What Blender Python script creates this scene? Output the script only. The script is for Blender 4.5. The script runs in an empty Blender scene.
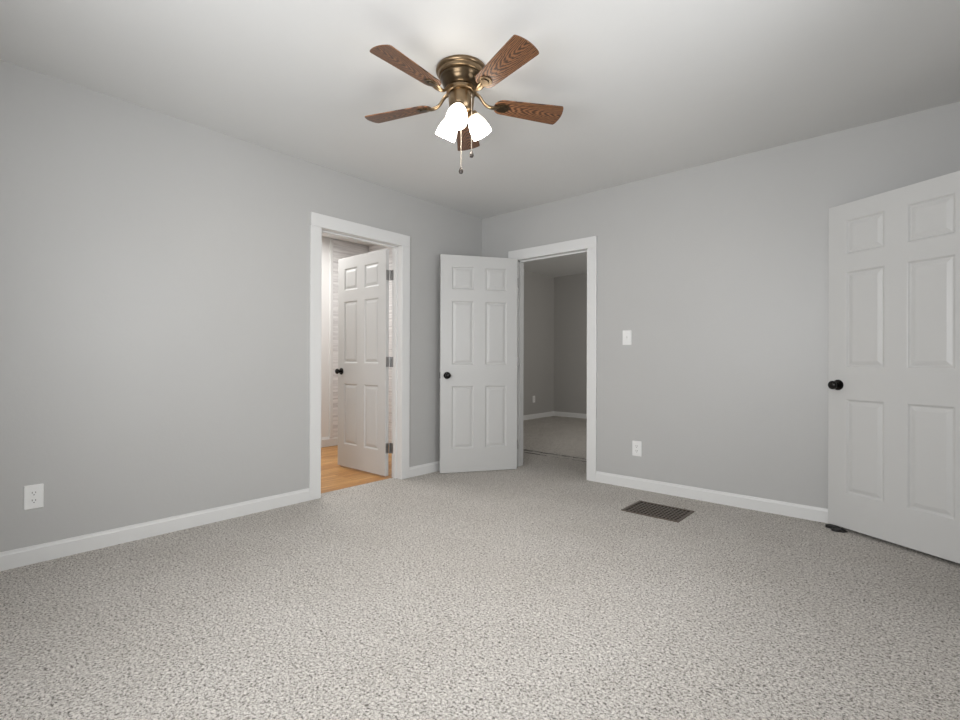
import bpy, bmesh, math, random
from math import pi, sin, cos, radians
from mathutils import Vector, Matrix

sc = bpy.context.scene
C = sc.collection
random.seed(4)

# ------------------------------------------------------------------ camera
FPX, YAW, PITCH, ROLL = 496.86, 0.718724, 0.001754, 0.002802
F = Vector((-sin(YAW) * cos(PITCH), cos(YAW) * cos(PITCH), sin(PITCH)))
R0 = Vector((cos(YAW), sin(YAW), 0))
U0 = R0.cross(F)
R1 = R0 * cos(ROLL) + U0 * sin(ROLL)
U1 = -R0 * sin(ROLL) + U0 * cos(ROLL)
cam = bpy.data.objects.new('camera', bpy.data.cameras.new('camera'))
C.objects.link(cam)
m = Matrix((R1, U1, -F)).transposed().to_4x4()
m.translation = Vector((3.3907, -3.9000, 1.04))
cam.matrix_world = m
cam.data.sensor_width = 36
cam.data.lens = FPX / 960 * 36
cam.data.clip_start = 0.02
sc.camera = cam

# ------------------------------------------------------------------ world, light, exposure
sc.view_settings.view_transform = 'Standard'
sc.view_settings.look = 'None'
sc.view_settings.gamma = 1
sc.view_settings.exposure = -0.09
w = bpy.data.worlds.new('sky')
sc.world = w
w.use_nodes = True
w.node_tree.nodes['Background'].inputs[0].default_value = (0.85, 0.93, 1.0, 1)
w.node_tree.nodes['Background'].inputs[1].default_value = 1.0

H = 2.516          # ceiling
XR, YN = 3.66, -4.30   # right wall, near wall


def area(name, loc, rot, sx, sy, power, col=(1, 1, 1), spread=180):
    l = bpy.data.lights.new(name, 'AREA')
    l.shape = 'RECTANGLE'
    l.size, l.size_y, l.energy, l.color = sx, sy, power, col
    l.spread = radians(spread)
    o = bpy.data.objects.new(name, l)
    o.location, o.rotation_euler = loc, rot
    C.objects.link(o)
    return o


WIN_N = (1.45, 3.25, 0.85, 2.10)      # near wall window: x0 x1 z0 z1
WIN_R = (-2.90, -1.60, 0.85, 2.10)    # right wall window: y0 y1 z0 z1
area('daylight_near_window', ((WIN_N[0] + WIN_N[1]) / 2, YN - 0.16, 1.475), (radians(90), 0, 0), 1.8, 1.25, 76, (0.985, 0.99, 1), 158)
area('daylight_right_window', (XR + 0.16, (WIN_R[0] + WIN_R[1]) / 2, 1.475), (radians(90), 0, radians(90)), 1.3, 1.25, 21, (0.985, 0.99, 1), 130)
area('bathroom_ceiling_fill', (-1.25, -1.25, 2.48), (0, 0, 0), 0.9, 0.8, 31, (1.0, 0.985, 0.965))  # unseen area light added under the bathroom ceiling to brighten it, no window there
area('far_room_fill', (2.3, 1.3, 1.6), (radians(92), 0, radians(62)), 0.8, 1.2, 25, (1.0, 0.97, 0.92), 132)  # fill light added inside the windowless far room to lift its walls
LAMP = 10.5
BULB = 240.0        # emission of the lit glass shades


# ------------------------------------------------------------------ materials
def mat(name, col, rough=0.5, metal=0.0, bump=None, var=None, spec=0.5):
    M = bpy.data.materials.new(name)
    M.use_nodes = True
    nt = M.node_tree
    b = nt.nodes['Principled BSDF']
    b.inputs['Base Color'].default_value = (*col, 1)
    b.inputs['Roughness'].default_value = rough
    b.inputs['Metallic'].default_value = metal
    b.inputs['Specular IOR Level'].default_value = spec
    tc = nt.nodes.new('ShaderNodeTexCoord')
    if bump:
        sca, st, dist = bump
        n = nt.nodes.new('ShaderNodeTexNoise')
        n.inputs['Scale'].default_value = sca
        n.inputs['Detail'].default_value = 3
        nt.links.new(tc.outputs['Object'], n.inputs['Vector'])
        bp = nt.nodes.new('ShaderNodeBump')
        bp.inputs['Strength'].default_value = st
        bp.inputs['Distance'].default_value = dist
        nt.links.new(n.outputs['Fac'], bp.inputs['Height'])
        nt.links.new(bp.outputs['Normal'], b.inputs['Normal'])
    if var:
        sca, amt = var
        n = nt.nodes.new('ShaderNodeTexNoise')
        n.inputs['Scale'].default_value = sca
        n.inputs['Detail'].default_value = 4
        nt.links.new(tc.outputs['Object'], n.inputs['Vector'])
        r = nt.nodes.new('ShaderNodeValToRGB')
        r.color_ramp.elements[0].position = 0.3
        r.color_ramp.elements[1].position = 0.7
        r.color_ramp.elements[0].color = (*[c * (1 - amt) for c in col], 1)
        r.color_ramp.elements[1].color = (*[min(1, c * (1 + amt)) for c in col], 1)
        nt.links.new(n.outputs['Fac'], r.inputs['Fac'])
        nt.links.new(r.outputs['Color'], b.inputs['Base Color'])
    return M


M_wall = mat('grey_wall_paint', (0.485, 0.483, 0.475), 0.40, bump=(55, 0.12, 0.004), var=(1.5, 0.012), spec=0.35)
M_ceil = mat('ceiling_paint', (0.74, 0.74, 0.73), 0.7, bump=(9, 0.15, 0.01), var=(1.2, 0.012), spec=0.2)
M_trim = mat('white_trim_paint', (0.72, 0.72, 0.712), 0.35, bump=(30, 0.05, 0.002))
M_door = mat('white_door_paint', (0.56, 0.558, 0.548), 0.38, bump=(90, 0.05, 0.001))
M_bath = mat('bathroom_white_paint', (0.78, 0.775, 0.765), 0.5, bump=(40, 0.05, 0.003))
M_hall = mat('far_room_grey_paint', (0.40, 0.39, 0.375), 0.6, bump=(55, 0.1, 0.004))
M_black = mat('black_metal', (0.012, 0.011, 0.010), 0.22, metal=0.6)
M_rubber = mat('black_rubber', (0.012, 0.011, 0.010), 0.6)
M_steel = mat('satin_nickel', (0.34, 0.335, 0.33), 0.38, metal=1.0)
M_plate = mat('white_plastic', (0.80, 0.80, 0.79), 0.35)
M_slot = mat('dark_slot', (0.05, 0.045, 0.04), 0.7)
M_bronze = mat('register_bronze', (0.115, 0.088, 0.066), 0.4, metal=0.3)
M_duct = mat('dark_duct', (0.02, 0.018, 0.016), 0.9)
M_brass = mat('antique_brass', (0.115, 0.082, 0.050), 0.28, metal=1.0, var=(14, 0.25))
M_brass2 = mat('antique_brass_light', (0.25, 0.18, 0.11), 0.28, metal=1.0, var=(14, 0.2))
M_chain = mat('bead_chain_metal', (0.62, 0.55, 0.46), 0.35, metal=0.7)
M_fob = mat('dark_wood_fob', (0.045, 0.035, 0.03), 0.4)
M_seam = mat('dark_carpet_seam', (0.03, 0.025, 0.02), 0.95)
M_winframe = mat('window_vinyl', (0.8, 0.8, 0.8), 0.35)


def carpet():
    M = bpy.data.materials.new('speckled_carpet')
    M.use_nodes = True
    nt = M.node_tree
    L = nt.links.new
    b = nt.nodes['Principled BSDF']
    b.inputs['Roughness'].default_value = 0.95
    b.inputs['Specular IOR Level'].default_value = 0.1
    tc = nt.nodes.new('ShaderNodeTexCoord')
    # tuft tone: noise at tuft scale
    n1 = nt.nodes.new('ShaderNodeTexNoise')
    n1.inputs['Scale'].default_value = 112
    n1.inputs['Detail'].default_value = 4
    n1.inputs['Roughness'].default_value = 0.85
    n1.inputs['Distortion'].default_value = 0.6
    L(tc.outputs['Object'], n1.inputs['Vector'])
    r1 = nt.nodes.new('ShaderNodeValToRGB')
    e = r1.color_ramp.elements
    e[0].position, e[0].color = 0.385, (0.055, 0.047, 0.040, 1)
    e[1].position, e[1].color = 0.615, (0.83, 0.795, 0.75, 1)
    k = e.new(0.45)
    k.color = (0.43, 0.402, 0.370, 1)
    k = e.new(0.53)
    k.color = (0.65, 0.618, 0.58, 1)
    L(n1.outputs['Fac'], r1.inputs['Fac'])
    # broad patches left by the vacuum
    n2 = nt.nodes.new('ShaderNodeTexNoise')
    n2.inputs['Scale'].default_value = 2.2
    n2.inputs['Detail'].default_value = 3
    L(tc.outputs['Object'], n2.inputs['Vector'])
    r2 = nt.nodes.new('ShaderNodeValToRGB')
    r2.color_ramp.elements[0].position, r2.color_ramp.elements[0].color = 0.3, (0.93, 0.925, 0.915, 1)
    r2.color_ramp.elements[1].position, r2.color_ramp.elements[1].color = 0.7, (1, 1, 1, 1)
    L(n2.outputs['Fac'], r2.inputs['Fac'])
    mx = nt.nodes.new('ShaderNodeMix')
    mx.data_type = 'RGBA'
    mx.blend_type = 'MULTIPLY'
    mx.inputs[0].default_value = 1
    L(r1.outputs['Color'], mx.inputs[6])
    L(r2.outputs['Color'], mx.inputs[7])
    L(mx.outputs[2], b.inputs['Base Color'])
    v = nt.nodes.new('ShaderNodeTexVoronoi')
    v.inputs['Scale'].default_value = 190
    L(tc.outputs['Object'], v.inputs['Vector'])
    ad = nt.nodes.new('ShaderNodeMath')
    ad.operation = 'SUBTRACT'
    L(n1.outputs['Fac'], ad.inputs[0])
    L(v.outputs['Distance'], ad.inputs[1])
    bp = nt.nodes.new('ShaderNodeBump')
    bp.inputs['Strength'].default_value = 0.55
    bp.inputs['Distance'].default_value = 0.008
    L(ad.outputs[0], bp.inputs['Height'])
    L(bp.outputs['Normal'], b.inputs['Normal'])
    return M


M_carpet = carpet()


def wood_floor():
    M = bpy.data.materials.new('honey_oak_floor')
    M.use_nodes = True
    nt = M.node_tree
    L = nt.links.new
    b = nt.nodes['Principled BSDF']
    b.inputs['Roughness'].default_value = 0.35
    tc = nt.nodes.new('ShaderNodeTexCoord')
    mp = nt.nodes.new('ShaderNodeMapping')
    mp.inputs['Rotation'].default_value = (0, 0, radians(90))
    L(tc.outputs['Object'], mp.inputs['Vector'])
    br = nt.nodes.new('ShaderNodeTexBrick')
    br.inputs['Scale'].default_value = 1
    br.inputs['Brick Width'].default_value = 0.9
    br.inputs['Row Height'].default_value = 0.06
    br.inputs['Mortar Size'].default_value = 0.0012
    br.inputs['Color1'].default_value = (0.72, 0.41, 0.145, 1)
    br.inputs['Color2'].default_value = (0.52, 0.24, 0.065, 1)
    br.inputs['Mortar'].default_value = (0.16, 0.07, 0.02, 1)
    L(mp.outputs['Vector'], br.inputs['Vector'])
    mp2 = nt.nodes.new('ShaderNodeMapping')
    mp2.inputs['Scale'].default_value = (60, 5, 5)
    L(tc.outputs['Object'], mp2.inputs['Vector'])
    n = nt.nodes.new('ShaderNodeTexNoise')
    n.inputs['Scale'].default_value = 1
    n.inputs['Detail'].default_value = 5
    L(mp2.outputs['Vector'], n.inputs['Vector'])
    r = nt.nodes.new('ShaderNodeValToRGB')
    r.color_ramp.elements[0].position, r.color_ramp.elements[0].color = 0.3, (0.62, 0.54, 0.45, 1)
    r.color_ramp.elements[1].position, r.color_ramp.elements[1].color = 0.7, (1, 1, 1, 1)
    L(n.outputs['Fac'], r.inputs['Fac'])
    mx = nt.nodes.new('ShaderNodeMix')
    mx.data_type = 'RGBA'
    mx.blend_type = 'MULTIPLY'
    mx.inputs[0].default_value = 1
    L(br.outputs['Color'], mx.inputs[6])
    L(r.outputs['Color'], mx.inputs[7])
    L(mx.outputs[2], b.inputs['Base Color'])
    return M


M_wood = wood_floor()


def blade_wood():
    M = bpy.data.materials.new('oak_blade_veneer')
    M.use_nodes = True
    nt = M.node_tree
    L = nt.links.new
    b = nt.nodes['Principled BSDF']
    b.inputs['Roughness'].default_value = 0.33
    tc = nt.nodes.new('ShaderNodeTexCoord')
    oi = nt.nodes.new('ShaderNodeObjectInfo')
    # cathedral grain: rings of a stretched wave, centred on the blade's axis
    mp = nt.nodes.new('ShaderNodeMapping')
    mp.inputs['Scale'].default_value = (2.0, 11, 11)
    mp.inputs['Location'].default_value = (-1.15, 0.06, 0)
    L(tc.outputs['Object'], mp.inputs['Vector'])
    wv = nt.nodes.new('ShaderNodeTexWave')
    wv.wave_type = 'RINGS'
    wv.rings_direction = 'Z'
    wv.inputs['Scale'].default_value = 4.6
    wv.inputs['Distortion'].default_value = 5.0
    wv.inputs['Detail'].default_value = 2
    wv.inputs['Detail Scale'].default_value = 1.6
    L(mp.outputs['Vector'], wv.inputs['Vector'])
    mp2 = nt.nodes.new('ShaderNodeMapping')
    mp2.inputs['Scale'].default_value = (22, 230, 60)
    L(tc.outputs['Object'], mp2.inputs['Vector'])
    n = nt.nodes.new('ShaderNodeTexNoise')
    n.inputs['Scale'].default_value = 1
    n.inputs['Detail'].default_value = 4
    L(mp2.outputs['Vector'], n.inputs['Vector'])
    mul = nt.nodes.new('ShaderNodeMath')
    mul.operation = 'MULTIPLY'
    L(wv.outputs['Fac'], mul.inputs[0])
    L(n.outputs['Fac'], mul.inputs[1])
    r = nt.nodes.new('ShaderNodeValToRGB')
    e = r.color_ramp.elements
    e[0].position, e[0].color = 0.02, (0.25, 0.118, 0.054, 1)
    e[1].position, e[1].color = 0.46, (0.035, 0.014, 0.008, 1)
    k = e.new(0.28)
    k.color = (0.13, 0.055, 0.024, 1)
    L(mul.outputs[0], r.inputs['Fac'])
    L(r.outputs['Color'], b.inputs['Base Color'])
    return M


M_blade = blade_wood()


def tile():
    """white wall tile with fine grey horizontal veining"""
    M = bpy.data.materials.new('veined_white_tile')
    M.use_nodes = True
    nt = M.node_tree
    L = nt.links.new
    b = nt.nodes['Principled BSDF']
    b.inputs['Roughness'].default_value = 0.3
    tc = nt.nodes.new('ShaderNodeTexCoord')
    mp = nt.nodes.new('ShaderNodeMapping')
    mp.inputs['Scale'].default_value = (2.0, 3.0, 42.0)
    L(tc.outputs['Object'], mp.inputs['Vector'])
    n = nt.nodes.new('ShaderNodeTexNoise')
    n.inputs['Scale'].default_value = 1
    n.inputs['Detail'].default_value = 5
    L(mp.outputs['Vector'], n.inputs['Vector'])
    r = nt.nodes.new('ShaderNodeValToRGB')
    e = r.color_ramp.elements
    e[0].position, e[0].color = 0.32, (0.56, 0.545, 0.545, 1)
    e[1].position, e[1].color = 0.62, (0.80, 0.79, 0.785, 1)
    L(n.outputs['Fac'], r.inputs['Fac'])
    L(r.outputs['Color'], b.inputs['Base Color'])
    return M


M_tile = tile()


def bulb_mat():
    M = mat('lit_bulb', (0.9, 0.9, 0.85), 0.4)
    b = M.node_tree.nodes['Principled BSDF']
    b.inputs['Emission Color'].default_value = (1.0, 0.93, 0.82, 1)
    b.inputs['Emission Strength'].default_value = BULB
    return M


M_bulb = bulb_mat()


def shade_glass():
    """lit frosted glass: glows, a little less and warmer at the neck where no bulb sits"""
    M = bpy.data.materials.new('lit_frosted_glass')
    M.use_nodes = True
    nt = M.node_tree
    L = nt.links.new
    b = nt.nodes['Principled BSDF']
    b.inputs['Base Color'].default_value = (0.9, 0.88, 0.84, 1)
    b.inputs['Roughness'].default_value = 0.4
    tc = nt.nodes.new('ShaderNodeTexCoord')
    sx = nt.nodes.new('ShaderNodeSeparateXYZ')
    L(tc.outputs['Object'], sx.inputs[0])
    mr = nt.nodes.new('ShaderNodeMapRange')
    mr.inputs['From Min'].default_value = 0.0
    mr.inputs['From Max'].default_value = 0.055
    L(sx.outputs['Z'], mr.inputs['Value'])
    r = nt.nodes.new('ShaderNodeValToRGB')
    e = r.color_ramp.elements
    e[0].position, e[0].color = 0.0, (0.07, 0.045, 0.014, 1)
    e[1].position, e[1].color = 1.0, (1.0, 0.93, 0.82, 1)
    k = e.new(0.4)
    k.color = (0.12, 0.095, 0.055, 1)
    L(mr.outputs['Result'], r.inputs['Fac'])
    L(r.outputs['Color'], b.inputs['Emission Color'])
    b.inputs['Emission Strength'].default_value = LAMP
    return M


M_shade = shade_glass()


def win_glass():
    M = bpy.data.materials.new('window_glass')
    M.use_nodes = True
    nt = M.node_tree
    nt.nodes.remove(nt.nodes['Principled BSDF'])
    t = nt.nodes.new('ShaderNodeBsdfTransparent')
    g = nt.nodes.new('ShaderNodeBsdfGlossy')
    g.inputs['Roughness'].default_value = 0.02
    mx = nt.nodes.new('ShaderNodeMixShader')
    mx.inputs[0].default_value = 0.06
    nt.links.new(t.outputs[0], mx.inputs[1])
    nt.links.new(g.outputs[0], mx.inputs[2])
    nt.links.new(mx.outputs[0], nt.nodes['Material Output'].inputs[0])
    return M


M_glass = win_glass()


# ------------------------------------------------------------------ helpers
def obj(name, bm, material, parent=None, smooth=False, bevel=0, loc=None, rot=None, mw=None):
    me = bpy.data.meshes.new(name)
    bmesh.ops.recalc_face_normals(bm, faces=bm.faces)
    bm.to_mesh(me)
    bm.free()
    me.materials.append(material)
    o = bpy.data.objects.new(name, me)
    C.objects.link(o)
    if smooth:
        for p in me.polygons:
            p.use_smooth = True
        if smooth != 'all':
            me.set_sharp_from_angle(angle=radians(38))
    if bevel:
        b = o.modifiers.new('bevel', 'BEVEL')
        b.width, b.segments, b.limit_method = bevel, 2, 'ANGLE'
    if parent:
        o.parent = parent
    if loc is not None:
        o.location = loc
    if rot is not None:
        o.rotation_euler = rot
    if mw is not None:
        o.matrix_local = mw
    return o


def tag(o, label, cat=None, group=None, kind=None):
    o['label'] = label
    if cat:
        o['category'] = cat
    if group:
        o['group'] = group
    if kind:
        o['kind'] = kind
    return o


def thing(name, label, cat, loc=(0, 0, 0), rotz=0, group=None, kind=None):
    o = bpy.data.objects.new(name, None)
    o.empty_display_size = 0.1
    C.objects.link(o)
    o.location = loc
    o.rotation_euler = (0, 0, rotz)
    return tag(o, label, cat, group, kind)


def struct(name, bm, material, label, cat, **k):
    return tag(obj(name, bm, material, **k), label, cat, kind='structure')


def box(bm, x0, x1, y0, y1, z0, z1, mtx=None):
    vs = [bm.verts.new((x, y, z)) for x in (x0, x1) for y in (y0, y1) for z in (z0, z1)]
    for f in ((0, 1, 3, 2), (4, 6, 7, 5), (0, 4, 5, 1), (2, 3, 7, 6), (0, 2, 6, 4), (1, 5, 7, 3)):
        bm.faces.new([vs[i] for i in f])
    if mtx:
        bmesh.ops.transform(bm, matrix=mtx, verts=vs)
    return vs


def boxes(*bs):
    bm = bmesh.new()
    for b in bs:
        box(bm, *b)
    return bm


def lathe(prof, n=40, mtx=None, bm=None, closed_ends=True):
    """prof: list of (r, z)"""
    bm = bm or bmesh.new()
    rings = []
    new = []
    for r, z in prof:
        if r < 1e-6:
            v = bm.verts.new((0, 0, z))
            rings.append([v])
            new.append(v)
        else:
            ring = [bm.verts.new((r * cos(2 * pi * i / n), r * sin(2 * pi * i / n), z)) for i in range(n)]
            rings.append(ring)
            new += ring
    for a, b in zip(rings, rings[1:]):
        for i in range(n):
            j = (i + 1) % n
            if len(a) == 1 and len(b) == 1:
                continue
            if len(a) == 1:
                bm.faces.new((a[0], b[i], b[j]))
            elif len(b) == 1:
                bm.faces.new((a[i], a[j], b[0]))
            else:
                bm.faces.new((a[i], a[j], b[j], b[i]))
    if closed_ends:
        for ring in (rings[0], rings[-1]):
            if len(ring) > 1:
                bm.faces.new(ring)
    if mtx:
        bmesh.ops.transform(bm, matrix=mtx, verts=new)
    return bm


def sweep(bm, pts, rw, rh, n=10):
    """tube of elliptic section along pts lying in the XZ plane (rw across Y, rh in plane); rw, rh may be lists"""
    rings = []
    for i, p in enumerate(pts):
        p = Vector(p)
        a = Vector(pts[max(i - 1, 0)])
        b = Vector(pts[min(i + 1, len(pts) - 1)])
        t = (b - a).normalized()
        up = Vector((0, 1, 0))
        nn = t.cross(up).normalized()
        w = rw[i] if isinstance(rw, (list, tuple)) else rw
        h = rh[i] if isinstance(rh, (list, tuple)) else rh
        rings.append([bm.verts.new(p + up * w * cos(2 * pi * k / n) + nn * h * sin(2 * pi * k / n)) for k in range(n)])
    for a, b in zip(rings, rings[1:]):
        for k in range(n):
            bm.faces.new((a[k], a[(k + 1) % n], b[(k + 1) % n], b[k]))
    bm.faces.new(rings[0])
    bm.faces.new(rings[-1])


def prism(bm, outline, z0, z1):
    lo = [bm.verts.new((x, y, z0)) for x, y in outline]
    hi = [bm.verts.new((x, y, z1)) for x, y in outline]
    bm.faces.new(lo)
    bm.faces.new(hi)
    n = len(lo)
    for i in range(n):
        bm.faces.new((lo[i], lo[(i + 1) % n], hi[(i + 1) % n], hi[i]))


# ------------------------------------------------------------------ room shell
WT = 0.12
# doorway openings (rough, filled by 2 cm jamb linings)
LY0, LY1, LZ = -1.864, -1.080, 2.045      # left wall doorway (clear)
BX0, BX1, BZ = 0.452, 1.233, 2.025        # back wall doorway (clear)
RY0, RY1, RZ = -1.235, -0.465, 2.050      # right wall doorway (clear)
J = 0.02

struct('floor', boxes((-0.10, XR, YN - 0.02, 0.0, -0.05, 0.0), (BX0 - J, BX1 + J, 0.0, 0.68, -0.05, 0.0),
                      (-1.76, BX0 - J, WT, 0.68, -0.05, 0.0), (BX1 + J, 2.6, WT, 0.68, -0.05, 0.0)),
       M_carpet, 'speckled grey beige carpet covering the bedroom floor', 'floor')
struct('ceiling', boxes((-WT, XR + WT, YN - WT, WT, H, H + 0.08)), M_ceil, 'plain pale grey bedroom ceiling around the fan', 'ceiling')
struct('wall_left', boxes((-WT, 0, YN - WT, LY0 - J, -0.05, H), (-WT, 0, LY1 + J, 0.0, -0.05, H),
                          (-WT, 0, LY0 - J, LY1 + J, LZ + J, H)), M_wall, 'long grey wall on the left with the bathroom doorway', 'wall')
struct('wall_back', boxes((-WT, BX0 - J, 0, WT, -0.05, H), (BX1 + J, XR, 0, WT, -0.05, H),
                          (BX0 - J, BX1 + J, 0, WT, BZ + J, H)), M_wall, 'grey wall facing the camera with the open doorway and light switch', 'wall')
struct('wall_right', boxes((XR, XR + WT, RY1 + J, WT, -0.05, H), (XR, XR + WT, RY0 - J, RY1 + J, RZ + J, H),
                           (XR, XR + WT, WIN_R[1], RY0 - J, -0.05, H), (XR, XR + WT, YN - WT, WIN_R[0], -0.05, H),
                           (XR, XR + WT, WIN_R[0], WIN_R[1], -0.05, WIN_R[2]), (XR, XR + WT, WIN_R[0], WIN_R[1], WIN_R[3], H)),
       M_wall, 'grey wall at the right of the room', 'wall')
struct('wall_near', boxes((0, WIN_N[0], YN - WT, YN, -0.05, H), (WIN_N[1], XR, YN - WT, YN, -0.05, H),
                          (WIN_N[0], WIN_N[1], YN - WT, YN, -0.05, WIN_N[2]), (WIN_N[0], WIN_N[1], YN - WT, YN, WIN_N[3], H)),
       M_wall, 'grey wall with a window behind the camera', 'wall')


def bb_profile(bm, a, b, nrm, h=0.090, t=0.013):
    """baseboard from a to b (2D), nrm points into the room"""
    a, b, nrm = Vector(a), Vector(b), Vector(nrm)
    prof = [(0, 0), (t, 0), (t, h * 0.80), (t * 0.72, h * 0.86), (t * 0.55, h), (0, h)]
    ends = []
    for q in (a, b):
        ends.append([bm.verts.new((q.x + nrm.x * d, q.y + nrm.y * d, z)) for d, z in prof])
    n = len(prof)
    bm.faces.new(ends[0])
    bm.faces.new(ends[1])
    for i in range(n):
        bm.faces.new((ends[0][i], ends[0][(i + 1) % n], ends[1][(i + 1) % n], ends[1][i]))


def baseboard(name, segs, label, **k):
    bm = bmesh.new()
    for s in segs:
        bb_profile(bm, *s, **k)
    return struct(name, bm, M_trim, label, 'baseboard')


CW, CT = 0.090, 0.018    # casing width, thickness
baseboard('baseboard_left', [((0, YN), (0, LY0 - CW), (1, 0)), ((0, LY1 + CW), (0, 0), (1, 0))],
          'white baseboard along the foot of the left wall')
baseboard('baseboard_back', [((0.013, 0), (BX0 - CW, 0), (0, -1)), ((BX1 + CW, 0), (XR, 0), (0, -1))],
          'white baseboard along the foot of the wall facing the camera')
baseboard('baseboard_right', [((XR, -0.013), (XR, RY1 + CW), (-1, 0)), ((XR, RY0 - CW), (XR, YN), (-1, 0))],
          'white baseboard along the foot of the right wall')
baseboard('baseboard_near', [((0.013, YN), (XR - 0.013, YN), (0, 1))], 'white baseboard along the wall behind the camera')

# door casings and jambs (trim): one mesh per doorway surround
struct('trim_1', boxes((0, CT, LY0 - CW, LY0, 0, LZ), (0, CT, LY1, LY1 + CW, 0, LZ), (0, CT + 0.001, LY0 - CW + 0.004, LY1 + CW, LZ, LZ + CW + 0.01)),
       M_trim, 'flat white casing around the bathroom doorway on the left wall', 'door casing', bevel=0.003)
struct('trim_2', boxes((-WT, 0.001, LY0 - J, LY0, 0, LZ), (-WT, 0.001, LY1, LY1 + J, 0, LZ), (-WT, 0.001, LY0 - J, LY1 + J, LZ, LZ + J),
                       (-0.085, -0.05, LY0, LY0 + 0.011, 0, LZ), (-0.085, -0.05, LY1 - 0.011, LY1, 0, LZ), (-0.085, -0.05, LY0, LY1, LZ - 0.011, LZ)),
       M_trim, 'white jamb lining inside the bathroom doorway', 'door jamb', bevel=0.0015)
struct('trim_3', boxes((BX0 - CW, BX0, -CT, 0, 0, BZ), (BX1, BX1 + CW, -CT, 0, 0, BZ), (BX0 - CW, BX1 + CW, -CT - 0.001, 0, BZ, BZ + CW + 0.008)),
       M_trim, 'flat white casing around the doorway in the wall facing the camera', 'door casing', bevel=0.003)
struct('trim_4', boxes((BX0 - J, BX0, -0.001, WT, 0, BZ), (BX1, BX1 + J, -0.001, WT, 0, BZ), (BX0 - J, BX1 + J, -0.001, WT, BZ, BZ + J),
                       (BX0, BX0 + 0.011, 0.04, 0.075, 0, BZ), (BX1 - 0.011, BX1, 0.04, 0.075, 0, BZ), (BX0, BX1, 0.04, 0.075, BZ - 0.014, BZ)),
       M_trim, 'white jamb lining inside the doorway to the far room', 'door jamb', bevel=0.0015)
struct('trim_5', boxes((XR - CT, XR, RY0 - CW, RY0, 0, RZ), (XR - CT, XR, RY1, RY1 + CW, 0, RZ), (XR - CT - 0.001, XR, RY0 - CW, RY1 + CW, RZ, RZ + CW),
                       (XR, XR + WT, RY0 - J, RY0, 0, RZ), (XR, XR + WT, RY1, RY1 + J, 0, RZ), (XR, XR + WT, RY0 - J, RY1 + J, RZ, RZ + J)),
       M_trim, 'white casing around the closet doorway on the right wall', 'door casing', bevel=0.003)


# windows behind and beside the camera
def window(name, label, cx, cy, rotz, wd, z0, z1):
    t = thing(name, label, 'window', (cx, cy, z0), rotz, kind='structure')
    h = z1 - z0
    hw = wd / 2
    # local: x along wall, +y into the room
    obj('window_frame', boxes((-hw, -hw + 0.04, -0.10, -0.02, 0, h), (hw - 0.04, hw, -0.10, -0.02, 0, h),
                              (-hw + 0.04, hw - 0.04, -0.10, -0.02, 0, 0.04), (-hw + 0.04, hw - 0.04, -0.10, -0.02, h - 0.04, h),
                              (-hw + 0.04, hw - 0.04, -0.08, -0.04, h / 2 - 0.025, h / 2 + 0.025)), M_winframe, t, bevel=0.003)
    obj('window_casing', boxes((-hw - CW, -hw, 0, CT, 0, h), (hw, hw + CW, 0, CT, 0, h), (-hw - CW, hw + CW, 0, CT, h, h + CW),
                               (-hw - CW, hw + CW, 0, CT, -CW, 0)), M_trim, t, bevel=0.003)
    obj('window_pane', boxes((-hw + 0.04, hw - 0.04, -0.063, -0.059, 0.04, h - 0.04)), M_glass, t)


window('window_1', 'double hung window in the wall behind the camera', (WIN_N[0] + WIN_N[1]) / 2, YN, 0, WIN_N[1] - WIN_N[0], WIN_N[2], WIN_N[3])
window('window_2', 'double hung window in the right wall', XR, (WIN_R[0] + WIN_R[1]) / 2, radians(90), WIN_R[1] - WIN_R[0], WIN_R[2], WIN_R[3])

# ------------------------------------------------------------------ bathroom beyond the left wall
struct('floor', boxes((-1.98, -0.10, -2.32, 0.02, -0.05, -0.004)), M_wood, 'honey coloured oak plank floor of the bathroom', 'floor')
struct('wall_bathroom_far', boxes((-2.06, -1.96, -2.3, 0.1, -0.05, 2.6)), M_bath, 'white bathroom wall seen past the open door', 'wall')
struct('wall_bathroom_left', boxes((-1.96, -WT, -2.40, -2.30, -0.05, 2.6)), M_bath, 'white bathroom wall at the left of its doorway', 'wall')
struct('wall_bathroom_right', boxes((-1.96, -WT, 0.0, 0.08, -0.05, 2.6)), M_tile, 'veined tile wall of the bathroom behind its door', 'wall')
bm = boxes((-1.98, -WT, -2.32, 0.02, 2.535, 2.6))
for k in range(18):
    x = -1.93 + 0.1 * k
    box(bm, x, x + 0.088, -2.30, 0.0, 2.522, 2.536)
struct('ceiling', bm, M_bath, 'white planked ceiling of the bathroom', 'ceiling', bevel=0.003)
struct('trim_6', boxes((-1.96, -1.945, -0.525, -0.012, 0.10, 2.52)), M_tile, 'white tile with grey horizontal veins on the bathroom wall', 'wall tile')
struct('trim_7', boxes((-1.96, -1.938, -0.565, -0.525, 0.10, 2.52)), M_trim, 'white upright edge strip beside the bathroom tile', 'trim', bevel=0.003)
baseboard('baseboard_bathroom', [((-1.96, -2.30), (-1.96, 0.0), (1, 0))], 'white baseboard along the bathroom wall', h=0.11, t=0.02)

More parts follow.
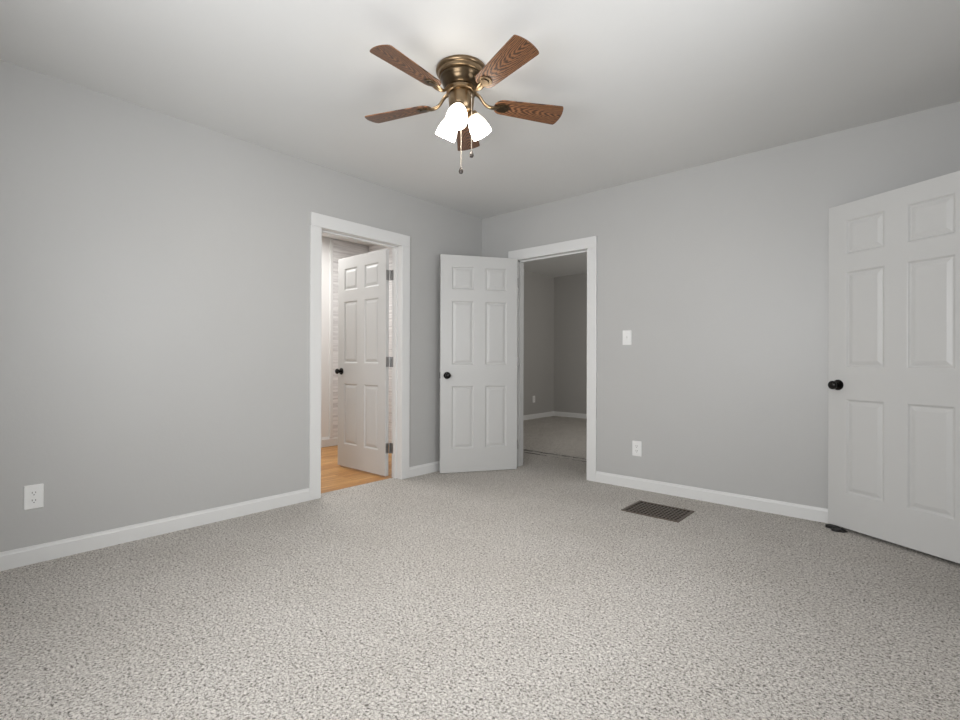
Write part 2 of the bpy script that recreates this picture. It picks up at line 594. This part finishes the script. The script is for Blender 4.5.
# ------------------------------------------------------------------ far room beyond the doorway
HC = 2.63
struct('floor', boxes((-1.8, 2.6, 0.84, 4.25, -0.05, 0.004), (-0.6, 2.6, 0.72, 0.79, -0.05, 0.001)), M_carpet, 'beige carpet of the far room beyond the seam', 'floor')
struct('trim_8', boxes((-1.76, 2.6, 0.79, 0.84, -0.05, -0.003), (-1.76, 2.6, 0.68, 0.72, -0.05, -0.003)), M_seam, 'dark gaps where the two carpets meet', 'carpet seam')
bm = bmesh.new()
x = -0.1
while x < 1.3:          # ragged carpet edge filling parts of the gaps
    wd = random.uniform(0.02, 0.07)
    if x > 0.05:
        box(bm, x, x + wd, 0.788, 0.788 + random.uniform(0.004, 0.030), -0.03, 0.0)
    if random.random() < 0.55 or 0.25 < x < 0.42:
        box(bm, x, x + wd, 0.678, 0.678 + random.uniform(0.010, 0.040), -0.03, 0.0)
    x += wd + random.uniform(0.0, 0.02)
struct('trim_9', bm, M_carpet, 'ragged carpet edge along the seam', 'carpet seam')
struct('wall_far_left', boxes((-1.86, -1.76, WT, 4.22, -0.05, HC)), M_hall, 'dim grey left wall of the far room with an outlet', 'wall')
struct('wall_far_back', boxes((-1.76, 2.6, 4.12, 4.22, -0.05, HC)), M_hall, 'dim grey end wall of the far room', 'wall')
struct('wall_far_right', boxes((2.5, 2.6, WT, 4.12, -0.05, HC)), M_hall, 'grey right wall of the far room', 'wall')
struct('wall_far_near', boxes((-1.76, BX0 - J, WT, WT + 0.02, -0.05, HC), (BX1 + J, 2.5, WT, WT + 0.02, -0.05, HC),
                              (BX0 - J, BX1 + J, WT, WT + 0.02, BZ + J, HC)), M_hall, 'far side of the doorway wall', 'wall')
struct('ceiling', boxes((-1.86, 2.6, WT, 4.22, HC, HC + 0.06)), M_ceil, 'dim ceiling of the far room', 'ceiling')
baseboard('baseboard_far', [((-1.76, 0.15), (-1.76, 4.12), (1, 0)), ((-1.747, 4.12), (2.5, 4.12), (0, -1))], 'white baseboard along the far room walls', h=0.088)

# closet behind the right-hand door
struct('wall_closet', boxes((XR + WT, XR + 0.75, RY1 + 0.3, RY1 + 0.36, -0.05, H), (XR + WT, XR + 0.75, RY0 - 0.36, RY0 - 0.3, -0.05, H),
                            (XR + 0.69, XR + 0.75, RY0 - 0.3, RY1 + 0.3, -0.05, H)), M_wall, 'inside walls of the closet', 'wall')
struct('floor', boxes((XR, XR + 0.75, RY0 - 0.36, RY1 + 0.36, -0.05, 0.0)), M_carpet, 'carpet inside the closet', 'floor')
struct('ceiling', boxes((XR + WT, XR + 0.75, RY0 - 0.36, RY1 + 0.36, H, H + 0.05)), M_ceil, 'ceiling inside the closet', 'ceiling')


# ------------------------------------------------------------------ six-panel doors
ROWS = ((0.108, 0.398), (0.495, 0.790), (0.842, 0.948))


def slab(W, Hd, T):
    """x 0..W, z 0..Hd, front face y=0 facing -y, back face y=T"""
    bm = bmesh.new()
    st, pw, mu = 0.141 * W, 0.285 * W, 0.148 * W
    xs = [0, st, st + pw, st + pw + mu, st + 2 * pw + mu, W]
    zs = [0] + [Hd * v for r in ROWS for v in r] + [Hd]
    for side in (0, 1):
        y0, s = (0, 1) if side == 0 else (T, -1)

        def P(x, z, d):
            return bm.verts.new((x, y0 + s * d, z))
        for i in range(5):
            for j in range(7):
                x0, x1, z0, z1 = xs[i], xs[i + 1], zs[j], zs[j + 1]
                if i in (1, 3) and j in (1, 3, 5):
                    rings = []
                    for ins, d in ((0, 0), (0.004, 0.0015), (0.011, 0.0085), (0.017, 0.009), (0.038, 0.0025), (0.042, 0.002)):
                        rings.append([P(x0 + ins, z0 + ins, d), P(x1 - ins, z0 + ins, d), P(x1 - ins, z1 - ins, d), P(x0 + ins, z1 - ins, d)])
                    for a, b in zip(rings, rings[1:]):
                        for k in range(4):
                            bm.faces.new((a[k], a[(k + 1) % 4], b[(k + 1) % 4], b[k]))
                    bm.faces.new(rings[-1])
                else:
                    bm.faces.new((P(x0, z0, 0), P(x1, z0, 0), P(x1, z1, 0), P(x0, z1, 0)))
    for j in range(7):
        for x in (0, W):
            bm.faces.new([bm.verts.new(c) for c in ((x, 0, zs[j]), (x, T, zs[j]), (x, T, zs[j + 1]), (x, 0, zs[j + 1]))])
    for i in range(5):
        for z in (0, Hd):
            bm.faces.new([bm.verts.new(c) for c in ((xs[i], 0, z), (xs[i + 1], 0, z), (xs[i + 1], T, z), (xs[i], T, z))])
    bmesh.ops.remove_doubles(bm, verts=bm.verts, dist=1e-5)
    return bm


def knob(parent, x, z, T):
    """black round knob on both faces"""
    for s, y in ((-1, 0), (1, T)):
        mt = Matrix.Translation((x, y, z)) @ Matrix.Rotation(radians(90 if s < 0 else -90), 4, 'X')
        r = obj('rosette', lathe([(0.0, 0), (0.033, 0), (0.033, 0.004), (0.029, 0.009), (0.012, 0.011), (0, 0.011)], 32, mt), M_black, parent, smooth=True)
        obj('knob', lathe([(0.0, 0.009), (0.0115, 0.009), (0.0105, 0.022), (0.013, 0.031), (0.021, 0.037), (0.0265, 0.046), (0.0262, 0.054), (0.021, 0.061),
                           (0.011, 0.0645), (0, 0.065)], 32, mt), M_black, r, smooth=True)


def hinge(parent, x, y, z, mt, leaf_door=True):
    bm = lathe([(0, 0), (0.0065, 0), (0.0065, 0.09), (0, 0.09)], 12, Matrix.Translation((x, y, z)))
    return obj('hinge', bm, mt, parent, smooth=True)


def door(name, label, A, B, z0, Hd, free_at, T=0.035, kz=0.90, kin=0.062):
    """door slab whose camera-side face runs from A (left) to B (right); free_at 'A' or 'B'"""
    A, B = Vector(A), Vector(B)
    W = (B - A).length
    d = thing(name, label, 'door', (A.x, A.y, z0), math.atan2(B.y - A.y, B.x - A.x), kind='structure')
    obj('door_slab', slab(W, Hd, T), M_door, d, bevel=0.0015)
    kx = kin if free_at == 'A' else W - kin
    knob(d, kx, kz - z0, T)
    obj('latch_plate', boxes((-0.0015 if free_at == 'A' else W - 0.001, 0.001 if free_at == 'A' else W + 0.0015, T / 2 - 0.012, T / 2 + 0.012, kz - z0 - 0.028, kz - z0 + 0.028)),
        M_black, d)
    return d, W


# bathroom door, folded back into the bathroom
T = 0.035
d1, W1 = door('door_1', 'white six panel door standing open into the bathroom', (-0.895, -1.131), (-0.150, -1.127), 0.012, 2.025, 'A', T, kz=0.935)
for zc in (0.258, 1.028, 1.803):
    bm = boxes((W1 - 0.001, W1 + 0.002, 0.002, 0.034, zc - 0.057, zc + 0.033))
    hg = obj('hinge', bm, M_steel, d1)
    bm = lathe([(0, -0.047), (0.0065, -0.047), (0.0065, 0.047), (0, 0.047)], 12, Matrix.Translation((W1 + 0.009, T + 0.005, zc - 0.012)))
    obj('hinge_pin', bm, M_steel, hg, smooth=True)
    bm = boxes((W1 + 0.012, W1 + 0.048, T + 0.0095, T + 0.0125, zc - 0.057, zc + 0.033))
    obj('hinge_leaf', bm, M_steel, hg)

# bedroom door, swung into the room in front of the corner
d2, W2 = door('door_2', 'white six panel door open in the room corner beside the far room doorway', (0.108, -0.700), (0.520, -0.076), 0.004, 2.018, 'A', T, kz=0.905)
for zc in (0.235, 1.02, 1.785):
    bm = lathe([(0, -0.045), (0.006, -0.045), (0.006, 0.045), (0, 0.045)], 12, Matrix.Translation((W2 + 0.006, 0.001, zc)))
    box(bm, W2 - 0.0005, W2 + 0.004, 0.002, T - 0.004, zc - 0.045, zc + 0.045)
    obj('hinge', bm, M_steel, d2, smooth=True)

# closet door at the right, its free edge near the back wall
d3, W3 = door('door_3', 'white six panel door at the right edge held by a black stop', (2.979, -0.080), (3.640, -0.4525), 0.021, 1.990, 'A', T, kz=0.897)
for zc in (0.235, 1.02, 1.785):
    bm = lathe([(0, -0.045), (0.006, -0.045), (0.006, 0.045), (0, 0.045)], 12, Matrix.Translation((W3 + 0.006, 0.0, zc)))
    obj('hinge', bm, M_steel, d3, smooth=True)

# ------------------------------------------------------------------ door stop under the closet door
t = thing('door_stop', 'black rubber wedge stop under the free edge of the right hand door', 'door stop', (2.985, -0.115, 0.0), math.atan2(-0.3725, 0.661))
bm = bmesh.new()
prof = [(-0.012, 0.001), (0.098, 0.001), (0.098, 0.006), (0.040, 0.0195), (-0.012, 0.0195)]
lo = [bm.verts.new((x, -0.012, z)) for x, z in prof]
hi = [bm.verts.new((x, 0.030, z)) for x, z in prof]
bm.faces.new(lo)
bm.faces.new(hi)
for i in range(5):
    bm.faces.new((lo[i], lo[(i + 1) % 5], hi[(i + 1) % 5], hi[i]))
obj('wedge', bm, M_rubber, t, bevel=0.002)
bm = lathe([(0, 0.001), (0.026, 0.001), (0.027, 0.006), (0.024, 0.014), (0.0, 0.016)], 24, Matrix.Translation((0.058, -0.012, 0)))
obj('foot_pad', bm, M_rubber, t, smooth=True)


# ------------------------------------------------------------------ outlets and switch
def rounded_rect(hw, hh, r, n=5):
    pts = []
    for cx, cy, a0 in ((hw - r, hh - r, 0), (-hw + r, hh - r, 90), (-hw + r, -hh + r, 180), (hw - r, -hh + r, 270)):
        for k in range(n + 1):
            a = radians(a0 + 90 * k / n)
            pts.append((cx + r * cos(a), cy + r * sin(a)))
    return pts


def plate_bm(hw, hh):
    bm = bmesh.new()
    a = rounded_rect(hw, hh, 0.004)
    b = rounded_rect(hw - 0.003, hh - 0.003, 0.003)
    r0 = [bm.verts.new((x, y, 0)) for x, y in a]
    r1 = [bm.verts.new((x, y, 0.003)) for x, y in a]
    r2 = [bm.verts.new((x, y, 0.0058)) for x, y in b]
    n = len(a)
    for p, q in ((r0, r1), (r1, r2)):
        for i in range(n):
            bm.faces.new((p[i], p[(i + 1) % n], q[(i + 1) % n], q[i]))
    bm.faces.new(r0)
    bm.faces.new(r2)
    return bm


def outlet(label, loc, rot, w=0.077, h=0.123, group=None):
    """plate in local XY, facing local +Z"""
    t = bpy.data.objects.new('wall_outlet', None)
    t.empty_display_size = 0.05
    C.objects.link(t)
    t.location, t.rotation_euler = loc, rot
    tag(t, label, 'outlet')
    obj('cover_plate', plate_bm(w / 2, h / 2), M_plate, t)
    for s in (-1, 1):
        cy = s * 0.0195
        out = []
        for k in range(28):
            a = 2 * pi * k / 28
            out.append((0.0172 * cos(a), cy + max(-0.0135, min(0.0135, 0.0172 * sin(a)))))
        bm = bmesh.new()
        prism(bm, out, 0.005, 0.0075)
        bmesh.ops.remove_doubles(bm, verts=bm.verts, dist=1e-5)
        so = obj('socket', bm, M_plate, t)
        for sx_, hh_ in ((-0.0065, 0.0045), (0.0065, 0.0038)):
            obj('slot', boxes((sx_ - 0.0013, sx_ + 0.0013, cy + 0.003 - hh_, cy + 0.003 + hh_, 0.0072, 0.0078)), M_slot, so)
        bm = lathe([(0, 0.0072), (0.0026, 0.0072), (0.0026, 0.0078), (0, 0.0078)], 12, Matrix.Translation((0, cy - 0.0085, 0)))
        obj('ground_hole', bm, M_slot, so)
    bm = lathe([(0, 0.0055), (0.003, 0.0055), (0.0027, 0.0068), (0, 0.007)], 12)
    obj('screw', bm, M_plate, t, smooth=True)
    return t


outlet('white outlet plate low on the left wall', (0, -3.488, 0.339), (radians(90), 0, radians(90)))
outlet('white outlet plate on the back wall above the floor vent', (1.685, 0, 0.328), (radians(90), 0, 0))
outlet('small pale outlet on the dim wall of the far room', (-1.76, 3.46, 0.355), (radians(90), 0, radians(90)))

t = bpy.data.objects.new('light_switch', None)
C.objects.link(t)
t.location, t.rotation_euler = (1.5975, 0, 1.236), (radians(90), 0, 0)
tag(t, 'white toggle light switch on the wall right of the far room doorway', 'light switch')
obj('cover_plate', plate_bm(0.039, 0.061), M_plate, t)
bm = bmesh.new()
box(bm, -0.0048, 0.0048, -0.011, 0.011, 0.0055, 0.0068)
box(bm, -0.0038, 0.0038, -0.005, 0.005, 0.0065, 0.017, Matrix.Rotation(radians(-22), 4, 'X'))
obj('toggle', bm, M_plate, t, bevel=0.0008)
for s in (-1, 1):
    bm = lathe([(0, 0.0055), (0.003, 0.0055), (0.0027, 0.0068), (0, 0.007)], 12, Matrix.Translation((0, s * 0.030, 0)))
    obj('screw', bm, M_plate, t, smooth=True)

# ------------------------------------------------------------------ floor register
RX0, RX1, RYa, RYb = 1.850, 2.246, -0.645, -0.330
t = thing('floor_vent', 'dark bronze floor vent grille set in the carpet below the wall outlet', 'floor vent', ((RX0 + RX1) / 2, (RYa + RYb) / 2, 0))
hx, hy = (RX1 - RX0) / 2, (RYb - RYa) / 2
fw = 0.020
obj('vent_frame', boxes((-hx, hx, -hy, -hy + fw, 0, 0.006), (-hx, hx, hy - fw, hy, 0, 0.006),
                        (-hx, -hx + fw, -hy + fw, hy - fw, 0, 0.006), (hx - fw, hx, -hy + fw, hy - fw, 0, 0.006)), M_bronze, t, bevel=0.002)
obj('duct_opening', boxes((-hx + fw, hx - fw, -hy + fw, hy - fw, 0.0004, 0.0012)), M_duct, t)
bm = bmesh.new()
nc, nr = 14, 7
ix, iy = hx - fw, hy - fw
for i in range(1, nc):
    x = -ix + 2 * ix * i / nc
    box(bm, x - 0.004, x + 0.004, -iy, iy, 0.0012, 0.0034)
for j in range(1, nr):
    y = -iy + 2 * iy * j / nr
    box(bm, -ix, ix, y - 0.005, y + 0.005, 0.0012, 0.0030)
obj('grille', bm, M_bronze, t)

# ------------------------------------------------------------------ ceiling fan
FX, FY = 1.659, -2.069
fan = thing('ceiling_fan', 'brass ceiling fan with five oak blades and three lit glass shades', 'ceiling fan', (FX, FY, H))


def up(z):
    return z - H


obj('canopy', lathe([(0.0, 0), (0.124, 0), (0.1285, up(2.509)), (0.1298, up(2.500)), (0.126, up(2.493)), (0.1195, up(2.490)),
                     (0.1185, up(2.484)), (0.116, up(2.477)), (0.108, up(2.472)), (0.0, up(2.472))], 56), M_brass2, fan, smooth=True)
obj('motor_housing', lathe([(0.0, up(2.474)), (0.106, up(2.474)), (0.108, up(2.466)), (0.106, up(2.458)), (0.102, up(2.454)), (0.100, up(2.446)), (0.094, up(2.432)),
                            (0.082, up(2.418)), (0.072, up(2.412)), (0.0, up(2.412))], 56), M_brass, fan, smooth=True)
obj('flywheel', lathe([(0.0, up(2.413)), (0.069, up(2.413)), (0.077, up(2.408)), (0.077, up(2.394)), (0.068, up(2.388)), (0.0, up(2.388))], 48), M_brass2, fan, smooth=True)
obj('switch_housing', lathe([(0.0, up(2.389)), (0.060, up(2.389)), (0.065, up(2.380)), (0.064, up(2.345)), (0.060, up(2.313)), (0.048, up(2.297)), (0.024, up(2.284)),
                             (0.012, up(2.276)), (0.006, up(2.266)), (0, up(2.264))], 48), M_brass2, fan, smooth=True)

ZB, RB, PHI, PIT = 2.352, 0.546, 0.98526, radians(12.1)


def blade_outline():
    pts = []
    r0, r1 = 0.172, RB
    # root: rounded end
    for k in range(13):
        a = pi / 2 + pi * k / 12
        pts.append((r0 + 0.045 + 0.045 * cos(a), 0.050 * sin(a)))
    # right side to tip, arc tip, back
    pts.append((r0 + 0.16, -0.0575))
    pts.append((r1 - 0.024, -0.0695))
    pts.append((r1 - 0.017, -0.0680))
    for k in range(1, 14):
        s = -1 + 2 * k / 14
        pts.append((r1 - 0.015 * s * s, 0.0690 * s))
    pts.append((r1 - 0.017, 0.0680))
    pts.append((r1 - 0.024, 0.0695))
    pts.append((r0 + 0.16, 0.0575))
    return pts


for k in range(5):
    a = PHI - k * 2 * pi / 5
    rootz = ZB
    mt = Matrix.Translation((0, 0, up(rootz))) @ Matrix.Rotation(a, 4, 'Z') @ Matrix.Rotation(-PIT, 4, 'X')
    bm = bmesh.new()
    prism(bm, blade_outline(), -0.003, 0.003)
    obj('blade', bm, M_blade, fan, bevel=0.0015, mw=mt)
    # blade iron: curved bar from the flywheel down to an oval plate under the blade root
    mt2 = Matrix.Translation((0, 0, up(rootz))) @ Matrix.Rotation(a, 4, 'Z')
    bm = bmesh.new()
    z0 = 2.400 - ZB
    ctl = [Vector(c) for c in ((0.060, 0, z0), (0.120, 0, z0 + 0.006), (0.100, 0, -0.020), (0.150, 0, -0.014), (0.200, 0, -0.0075))]
    pts = []
    for q in range(17):                     # smooth S-curve (degree 4 Bezier)
        u = q / 16
        v = list(ctl)
        while len(v) > 1:
            v = [a_.lerp(b_, u) for a_, b_ in zip(v, v[1:])]
        pts.append(v[0])
    sweep(bm, pts, [0.017 - 0.008 * sin(pi * min(1, q / 14)) for q in range(17)], [0.0075] * 13 + [0.0065, 0.0055, 0.004, 0.003], 12)
    iron = obj('blade_iron', bm, M_brass2, fan, smooth=True, mw=mt2)
    bm = bmesh.new()
    out = []
    for q in range(24):
        t_ = 2 * pi * q / 24
        out.append((0.213 + 0.040 * cos(t_), 0.030 * sin(t_) * (1 + 0.25 * cos(t_))))
    prism(bm, out, -0.0075, -0.0032)
    inn = []
    for q in range(24):
        t_ = 2 * pi * q / 24
        inn.append((0.208 + 0.028 * cos(t_), 0.019 * sin(t_) * (1 + 0.3 * cos(t_))))
    prism(bm, inn, -0.0115, -0.0070)
    pl = obj('mounting_plate', bm, M_brass, iron, bevel=0.0015)
    pl.matrix_local = Matrix.Rotation(-PIT, 4, 'X')

# three lamps; angle measured from the camera-facing direction
TH0 = math.atan2(-(FY + 3.90), -(FX - 3.3907))
TH0 = math.atan2(-3.90 - FY, 3.3907 - FX)
for k in range(3):
    a = TH0 + radians(-12 + 120 * k)
    tilt = radians(31)
    base = Matrix.Translation((0, 0, up(2.313))) @ Matrix.Rotation(a, 4, 'Z') @ Matrix.Translation((0.046, 0, 0)) @ Matrix.Rotation(pi - tilt, 4, 'Y')
    # local +Z now points outward and down
    bm = lathe([(0, -0.012), (0.013, -0.012), (0.014, 0.008), (0.026, 0.014), (0.029, 0.022), (0.029, 0.036), (0.026, 0.038), (0, 0.038)], 28)
    hold = obj('lamp_holder', bm, M_brass2, fan, smooth=True, mw=base)
    prof = [(0.024, 0.0), (0.029, 0.006), (0.036, 0.022), (0.044, 0.045), (0.050, 0.070), (0.053, 0.095), (0.0535, 0.110),
            (0.0505, 0.110), (0.050, 0.095), (0.047, 0.070), (0.041, 0.045), (0.033, 0.022), (0.026, 0.006), (0.021, 0.0)]
    bm = lathe(prof, 36, closed_ends=False)
    sh = obj('lamp_shade', bm, M_shade, fan, smooth=True, mw=base @ Matrix.Translation((0, 0, 0.024)))
    tag(sh, 'lit white frosted glass shade')
    bm = lathe([(0, 0.005), (0.013, 0.006), (0.014, 0.022), (0.024, 0.045), (0.029, 0.062), (0.026, 0.080), (0.014, 0.091), (0, 0.094)], 24)
    obj('bulb', bm, M_bulb, sh, smooth=True)

# pull chains
RD = Vector((R0.x, R0.y, 0))
TD = Vector((-F.x, -F.y, 0)).normalized()
for side, front, ztop, zend in ((0.001, 0.050, 2.330, 1.992), (0.0525, 0.038, 2.365, 2.078)):
    p = RD * side + TD * front
    bm = bmesh.new()
    nb = int((ztop - zend) / 0.006)
    for i in range(nb):
        bmesh.ops.create_icosphere(bm, subdivisions=1, radius=0.0027, matrix=Matrix.Translation((0, 0, -0.006 * i)))
    bm2 = lathe([(0, 0), (0.0009, 0), (0.0009, -(ztop - zend)), (0, -(ztop - zend))], 6, bm=bm)
    ch = obj('pull_chain', bm, M_chain, fan, smooth='all', loc=(p.x, p.y, up(ztop)))
    bm = lathe([(0, 0.006), (0.004, 0.004), (0.005, -0.002), (0.0095, -0.010), (0.0115, -0.019), (0.009, -0.027), (0, -0.030)], 20)
    obj('pull_fob', bm, M_fob, ch, smooth=True, loc=(0, 0, -(ztop - zend)))

# the fan hangs a degree out of level
fan.rotation_mode = 'QUATERNION'
from mathutils import Quaternion
fan.rotation_quaternion = Quaternion(TD.cross(Vector((0, 0, 1))), radians(1.1))
fan.location.z = H + 0.0024
